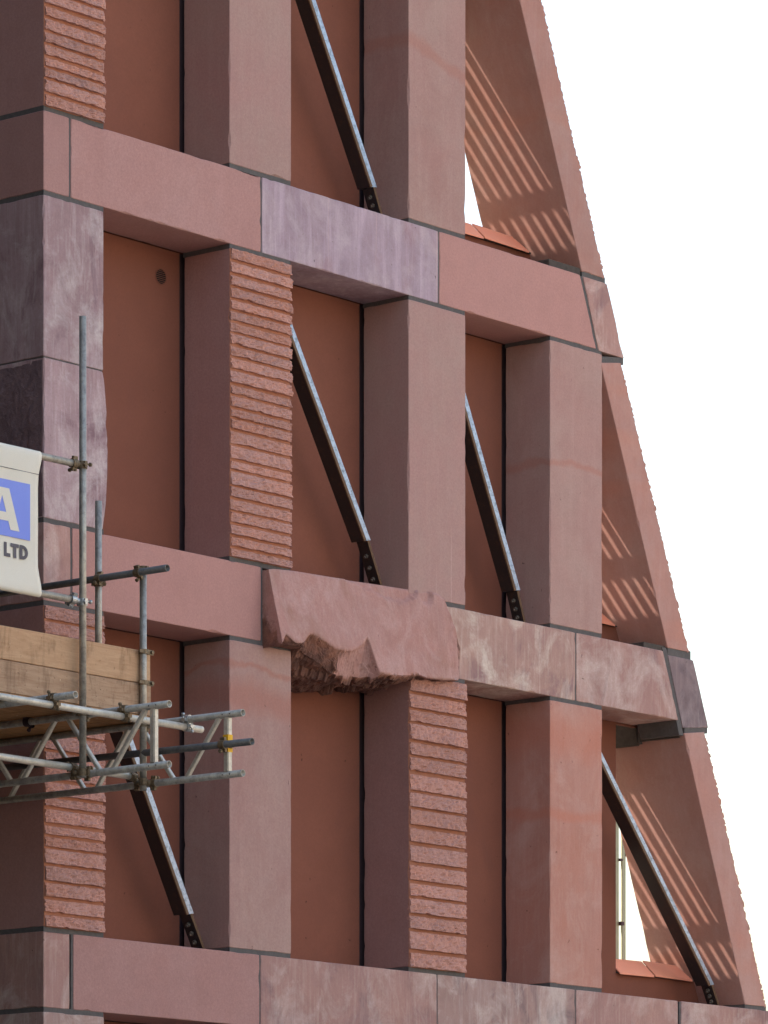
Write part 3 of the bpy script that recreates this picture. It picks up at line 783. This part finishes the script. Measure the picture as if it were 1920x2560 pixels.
brace((line_at(2.826, 9.471, 3.64, 8.15, 9.99), 9.99), (3.64, 8.15) if False else (3.67, 8.10), (3.895, 7.74))
brace((line_at(4.893, 9.262, 5.50, 7.995, 9.99), 9.99), (5.515, 7.968), (5.66, 7.70))
brace((line_at(1.206, 5.946, 1.665, 5.102, 7.14), 7.14), (1.665, 5.102), (1.86, 4.845))
brace((line_at(6.671, 6.695, 8.141, 5.025, 7.14), 7.14), (8.141, 5.025), (8.29, 4.85))

# --- unseen wing added beyond the left edge to shade the left-facing sides
bm = bmesh.new()
add_box(bm, -6.5, -0.02, 1.62, 6.2, 0, 22); add_box(bm, -12, -6.502, -5.0, 6.2, 0, 30); add_box(bm, -22, -12.002, -10.0, 6.2, 0, 30)
wing = obj('shade_wing', bm, M['shade_wing_brick'], BLD)
for z in (4.3, 7.15, 10.0, 12.86):
    box('shade_wing_band', -6.44, -0.01, 1.55, 6.25, z, z + 0.54, M['shade_wing_brick'], BLD)
    box('shade_wing_band', -12.05, -6.44, -5.05, 6.25, z, z + 0.54, M['shade_wing_brick'], BLD)

# ------------------------------------------------------------------ sunlit terrace added unseen behind the camera to bounce light onto the facade
STR = thing('bounce_terrace', 'pale stone terrace added out of view to bounce sunlight onto the red sandstone building', 'building', (37, -42, 0))
TM = flat('pale_limestone', lin(214, 203, 188), 0.9, 0, 0.3, 1.5, 0.85)  # pale so the added terrace reflects more sun
box('wall', 4, 70, -46, -37, 0, 18, TM, STR)
box('cornice', 3.7, 70.3, -46.2, -36.6, 18.002, 18.6, TM, STR)
GL = flat('dark_window_glass', lin(50, 56, 62), 0.15, 0, 0.1, 2, 0.9, 0.6)
bm0 = bmesh.new(); add_box(bm0, -0.55, 0.55, -0.06, 0.03, -0.9, 0.9)
w0 = None
for i in range(21):
    for j in range(4):
        if w0 is None: w0 = obj('window', bm0, GL, STR); o = w0
        else: o = w0.copy(); COL.objects.link(o)
        o.location = Vector((6 + 3.1 * i, -36.97, 2.2 + 3.6 * j))

# ------------------------------------------------------------------ posts behind the gable
PST = thing('steel_posts', 'grey green steel posts seen through the lowest gable opening above its sill tiles', 'post', (8.43, 1.3, 0))
box('post', 8.345, 8.407, 1.30, 1.32, 0, 6.75, M['postgreen'], PST, 0.004)
box('post', 8.452, 8.505, 1.30, 1.32, 0, 6.75, M['postgreen'], PST, 0.004)
box('clip', 8.40, 8.44, 1.27, 1.37, 5.62, 5.65, M['gap'], PST)
box('clip', 8.40, 8.44, 1.285, 1.37, 6.17, 6.19, M['gap'], PST)
box('bracket', 8.49, 8.62, 1.30, 1.33, 6.22, 6.24, M['gap'], PST)

# ------------------------------------------------------------------ scaffold
SCF = thing('scaffold_platform', 'tube scaffold platform with lattice beams and couplers jutting past the corner of the building', 'scaffold', (-0.6, 0.5, 0))
XC, XB2, XB1, XA = -0.155, -0.10, -0.72, -0.78
YA, YC = -1.115, -1.085
pipe('standard', (XA, YA, 5.735), (XA, YA, 8.812), M['tube'], SCF)
pipe('standard', (XC, YC, 5.715), (XC, YC, 7.235), M['tube'], SCF)
pipe('standard', (XC + .01, -0.66, 6.2), (XC + .01, -0.66, 7.73), M['tube'], SCF)
pipe('guard_rail', (XC - .05, -1.355, 7.186), (XC - .05, 1.3, 7.186), M['tube_dark'], SCF)
pipe('guard_rail', (-2.6, -1.10, 7.822), (-0.812, -1.10, 7.822), M['tube'], SCF)
pipe('guard_rail', (-2.6, -1.10, 6.914), (-0.84, -1.10, 6.914), M['tube'], SCF)
pipe('ledger', (-2.8, -1.44, 6.116), (0.042, -1.44, 6.116), M['alu'], SCF)
pipe('ledger', (-2.8, -1.00, 5.815), (-0.14, -1.00, 5.815), M['alu'], SCF)
pipe('brace_tube', (XC - .0, -2.07, 5.958), (XC, 0.4, 5.985), M['tube_dark'], SCF)
pipe('transom', (-1.40, -1.64, 6.166), (-1.40, 1.35, 6.166), M['tube'], SCF)

def lattice(x, yend, zu, zl, first):
    bm = bmesh.new()
    add_pipe(bm, (x, yend, zu), (x, 1.35, zu)); add_pipe(bm, (x, yend, zl), (x, 1.35, zl)); bmesh.ops.recalc_face_normals(bm, faces=bm.faces)
    b = obj('lattice_beam', bm, M['tube'], SCF)
    bm = bmesh.new(); bar_box(bm, (x, yend + 0.137, zl + .018), (x, yend + 0.137, zu - .018), 0.044, 0.044, (0, 1, 0)); bmesh.ops.bevel(bm, geom=bm.edges[:], offset=.006, segments=2, affect='EDGES'); post = obj('beam_post', bm, M['alu'], b)
    y = yend + first; up = True
    while y < 1.0:
        y2 = y + 0.315
        z0, z1 = (zu, zl) if up else (zl, zu)
        bm = bmesh.new(); bar_box(bm, (x, y, z0), (x, y2, z1), 0.034, 0.028, (1, 0, 0)); bmesh.ops.bevel(bm, geom=bm.edges[:], offset=.005, segments=1, affect='EDGES'); obj('diagonal_bar', bm, M['alu'], b)
        y = y2 + 0.10; up = not up
    for yy in (yend + .1, yend + .165):
        for z in (zu, zl):
            bm = bmesh.new(); add_rod(bm, (x - .0255, yy, z), (x - .022, yy, z), 0.005, 8); obj('rivet_hole', bm, M['gap'], b)
    return b
lattice(XB1, -1.843, 6.165, 5.768, 0.20)
b2 = lattice(XB2, -1.941, 6.168, 5.765, 0.20)
bm = bmesh.new(); bar_box(bm, (XB2, -1.804, 5.915), (XB2, -1.804, 6.032), 0.0465, 0.0465, (0, 1, 0)); obj('yellow_tape', bm, M['yellow'], b2)
# feet of the platform, behind the left edge of the picture
for x in (XB1 + .055, XB2 - .055, -1.40 + .055):
    for y in (0.62, 1.32):
        t = pipe('standard', (x, y, 0.03), (x, y, 6.5), M['tube'], SCF)
        box('base_plate', x - .075, x + .075, y - .075, y + .075, 0.004, 0.03, M['coupler'], t)
pipe('ledger', (-2.8, 0.68, 5.815), (-0.05, 0.68, 5.815), M['alu'], SCF)

def coupler(c1, ax1, c2, ax2, mat='coupler', sd=0):
    """two half-shell bands with hinge pins and eye bolts, joined by a boss"""
    rr = random.Random(sd)
    c1, ax1, c2, ax2 = Vector(c1), Vector(ax1).normalized(), Vector(c2), Vector(ax2).normalized()
    bm = bmesh.new()
    for c, ax, oth in ((c1, ax1, c2), (c2, ax2, c1)):
        n = 18; rings = []
        for (r_, s) in ((0.0255, -0.024), (0.031, -0.024), (0.032, 0), (0.031, 0.024), (0.0255, 0.024)):
            A = cyl_pts(c + ax * s, c + ax * (s + .001), r_, n)[0]; rings.append([bm.verts.new(p) for p in A])
        for a, b in zip(rings, rings[1:]):
            for i in range(n): bm.faces.new((a[i], a[(i + 1) % n], b[(i + 1) % n], b[i]))
        d = (oth - c); d -= ax * d.dot(ax)
        d = d.normalized() if d.length > 1e-4 else ax.orthogonal().normalized()
        e = ax.cross(d)
        for sg in (-1, 1):
            h = c + e * sg * 0.036 + d * 0.004
            bar_box(bm, h - ax * 0.02, h + ax * 0.02, 0.02, 0.026, d)
        h = c + e * 0.043
        add_rod(bm, h - d * 0.042, h + d * 0.026, 0.0065, 8); add_rod(bm, h - d * 0.040, h - d * 0.024, 0.0135, 6)
    if (c2 - c1).length > 0.02: add_rod(bm, c1 + (c2 - c1) * .3, c1 + (c2 - c1) * .7, 0.02, 12)
    bmesh.ops.recalc_face_normals(bm, faces=bm.faces)
    return obj('coupler', bm, M[mat], SCF)
X_, Y_, Z_ = (1, 0, 0), (0, 1, 0), (0, 0, 1)
coupler((XA, YA, 7.82), Z_, (-0.85, -1.10, 7.822), X_, 'coupler', 1)
coupler((XA, YA, 6.905), Z_, (-0.865, -1.10, 6.914), X_, 'coupler_new', 2)
coupler((XC + .01, -0.66, 7.17), Z_, (XC - .05, -0.72, 7.186), Y_, 'coupler', 3)
coupler((XC, YC, 7.21), Z_, (XC - .05, YC, 7.186), Y_, 'coupler', 4)
coupler((XA, YA, 5.77), Z_, (XB1, YA + .01, 5.768), Y_, 'coupler', 5)
coupler((XC, YC, 5.77), Z_, (XB2, YC - .05, 5.765), Y_, 'coupler', 6)
coupler((XB1, -1.0, 5.768), Y_, (XB1 - .04, -1.0, 5.815), X_, 'coupler', 7)
coupler((XB2, -1.0, 5.765), Y_, (XB2 - .08, -1.0, 5.815), X_, 'coupler', 8)
coupler((XB1, -1.44, 6.165), Y_, (XB1, -1.44, 6.116), X_, 'coupler', 9)
coupler((XB2, -1.44, 6.168), Y_, (XB2, -1.44, 6.116), X_, 'coupler_new', 10)
coupler((-1.40, -1.44, 6.166), Y_, (-1.40, -1.44, 6.116), X_, 'coupler', 11)
coupler((XB2, -1.804, 5.965), Z_, (XC, -1.81, 5.96), Y_, 'coupler', 12)
coupler((XC, YC, 6.168), Z_, (XB2, YC + .02, 6.168), Y_, 'coupler', 13)
coupler((XA, YA, 6.168), Z_, (XB1, YA + .02, 6.165), Y_, 'coupler', 14)
coupler((XB1, -0.55, 6.165), Y_, (XB1, -0.55, 6.165), Y_, 'gap', 15)
for z in (6.655, 6.445):       # board clips on the end standard
    bm = bmesh.new()
    A = []
    n = 18
    for (r_, s) in ((0.0255, -.016), (0.0305, -.016), (0.0305, .016), (0.0255, .016)):
        A.append([bm.verts.new(p) for p in cyl_pts((XC, YC, z + s), (XC, YC, z + s + .001), r_, n)[0]])
    for a, b in zip(A, A[1:]):
        for i in range(n): bm.faces.new((a[i], a[(i + 1) % n], b[(i + 1) % n], b[i]))
    bar_box(bm, (XC + .02, YC - .02, z), (XC + 0.085, YC - .012, z), 0.034, 0.008, Z_)
    bar_box(bm, (XC - .055, YC - .016, z), (XC - .02, YC - .02, z), 0.022, 0.012, Z_)
    add_rod(bm, (XC + .062, YC - .034, z), (XC + .062, YC + .03, z), 0.007, 8); add_rod(bm, (XC + .062, YC - .036, z), (XC + .062, YC - .02, z), 0.013, 6)
    bmesh.ops.recalc_face_normals(bm, faces=bm.faces)
    obj('board_clip', bm, M['coupler'], SCF)

# loose boards
def board(label, x0, x1, y0, y1, z0, z1, mat, group, sd):
    rr = random.Random(sd); bm = bmesh.new(); add_box(bm, x0, x1, y0, y1, z0, z1, 0, 0.004)
    o = obj('scaffold_board', bm, mat); o['label'] = label; o['category'] = 'board'; o['group'] = group
    return o
board('upper pale timber toe board on edge, clipped behind the scaffold tubes', -2.7, -0.052, -1.058, -1.02, 6.447, 6.668, M['wood'], 'toe boards at the platform end', 1)
board('lower speckled timber toe board standing on the scaffold deck', -2.7, -0.046, -1.058, -1.02, 6.232, 6.443, M['wood2'], 'toe boards at the platform end', 2)
for k in range(8):
    x1 = -0.05 - 0.229 * k
    side = 'timber deck board of the scaffold, ' + ('the one nearest the building corner' if k == 0 else ['', 'second', 'third', 'fourth', 'fifth', 'sixth', 'seventh', 'eighth'][k] + ' board in from the building corner')
    board(side, x1 - 0.225, x1, -1.06, 1.3, 6.193, 6.229, M['wood3'], 'deck boards of the scaffold platform', 10 + k)

# ------------------------------------------------------------------ banner
BAN = thing('banner', 'cream site banner with a blue panel and LTD hung between two scaffold rails', 'banner', (-1.2, -1.10, 6.88))
prof = [(-1.070, 7.70), (-1.070, 7.815)]
for i in range(7):
    a = math.pi * i / 6; prof.append((-1.10 + 0.029 * math.cos(a), 7.822 + 0.029 * math.sin(a)))
prof += [(-1.128, 7.79), (-1.124, 7.745), (-1.121, 7.70), (-1.1195, 7.69), (-1.119, 7.60), (-1.119, 7.45), (-1.119, 7.30), (-1.119, 7.15), (-1.119, 7.08), (-1.121, 7.02), (-1.125, 6.96)]
for i in range(7):
    a = math.pi + math.pi * i / 6; prof.append((-1.10 + 0.029 * math.cos(a), 6.914 + 0.029 * math.sin(a)))
prof += [(-1.070, 6.93), (-1.070, 7.05)]
bm = bmesh.new(); rows = []
for (y, z) in prof:
    t = max(0, min(1, (7.80 - z) / 0.85)); xr = -1.184 - 0.030 * min(1, 6 * min(t, 1 - t))
    row = []
    for i in range(41):
        u = i / 40; X = xr - (2.5 + xr) * u if False else xr + (-2.5 - xr) * u
        wv = 0.0016 * math.sin(X * 9 + z * 5) + 0.001 * math.sin(X * 23 - z * 8)
        row.append(bm.verts.new((X, y - wv * (1 if y < -1.1 else -1), z)))
    rows.append(row)
for a, b in zip(rows, rows[1:]):
    for i in range(40): bm.faces.new((a[i], a[i + 1], b[i + 1], b[i])).smooth = True
bmesh.ops.recalc_face_normals(bm, faces=bm.faces)
bmesh.ops.solidify(bm, geom=bm.faces[:], thickness=0.0012)
obj('cloth', bm, M['cloth'], BAN)
bm = bmesh.new(); add_box(bm, -2.5, -1.208, -1.1225, -1.1205, 7.689, 7.6925); obj('seam', bm, M['ink'], BAN)
def poly(name, outlines, y, mat):
    """outlines: list of simple (x, z) polygons, extruded a millimetre"""
    bm = bmesh.new()
    for o in outlines:
        f = [bm.verts.new((x, y, z)) for x, z in o]; b = [bm.verts.new((x, y + 0.0008, z)) for x, z in o]
        bm.faces.new(f); bm.faces.new(b[::-1])
        for i in range(len(o)): bm.faces.new((f[i], b[i], b[(i + 1) % len(o)], f[(i + 1) % len(o)]))
    bmesh.ops.recalc_face_normals(bm, faces=bm.faces)
    return obj(name, bm, mat, BAN)
poly('blue_panel', [[(-2.4, 7.242), (-1.291, 7.242), (-1.291, 7.613), (-2.4, 7.613)]], -1.1235, M['blue'])
ax, zb_, zt2 = -1.555, 7.287, 7.556
def xi(z, foot): return foot - (z - zb_) * (0.095 / 0.266)
A_right = [(ax, zt2), (-1.489, zt2), (-1.394, zb_), (-1.477, zb_), (xi(7.342, -1.477), 7.342), (ax, 7.342), (ax, 7.398), (xi(7.398, -1.477), 7.398), (ax, xi(0, 0) * 0 + zb_ + (-1.477 - ax) / (0.095 / 0.266))]
mir = lambda pts: [(2 * ax - x, z) for x, z in pts][::-1]
tri_top = [(ax, zt2), (-1.489, zt2), (-1.394, zb_), (-1.477, zb_), (ax, zb_ + (-1.477 - ax) / (0.095 / 0.266))]
bar = [(ax, 7.342), (xi(7.342, -1.477) + .001, 7.342), (xi(7.398, -1.477) + .001, 7.398), (ax, 7.398)]
poly('letter', [tri_top, bar, mir(tri_top), mir(bar)], -1.1255, M['cloth'])
z0, z1, w = 7.108, 7.202, 0.026
poly('letter', [[(-1.536, z0), (-1.476, z0), (-1.476, z0 + .024), (-1.536 + w, z0 + .024), (-1.536 + w, z1), (-1.536, z1)]], -1.1235, M['ink'])
poly('letter', [[(-1.446, z0), (-1.446 + w, z0), (-1.446 + w, z1 - .024), (-1.398, z1 - .024), (-1.398, z1), (-1.473, z1), (-1.473, z1 - .024), (-1.446, z1 - .024)]], -1.1235, M['ink'])
out, inn = [], []
for i in range(13):
    a = -math.pi / 2 + math.pi * i / 12
    out.append((-1.362 + 0.052 * math.cos(a) * 0.98, (z0 + z1) / 2 + (z1 - z0) / 2 * math.sin(a)))
    inn.append((-1.362 + 0.027 * math.cos(a), (z0 + z1) / 2 + ((z1 - z0) / 2 - 0.023) * math.sin(a)))
dq = [[out[i], out[i + 1], inn[i + 1], inn[i]] for i in range(12)]
dq.append([(-1.388, z0), (-1.362, z0), (-1.362, z1), (-1.388, z1)])
poly('letter', dq, -1.1235, M['ink'])
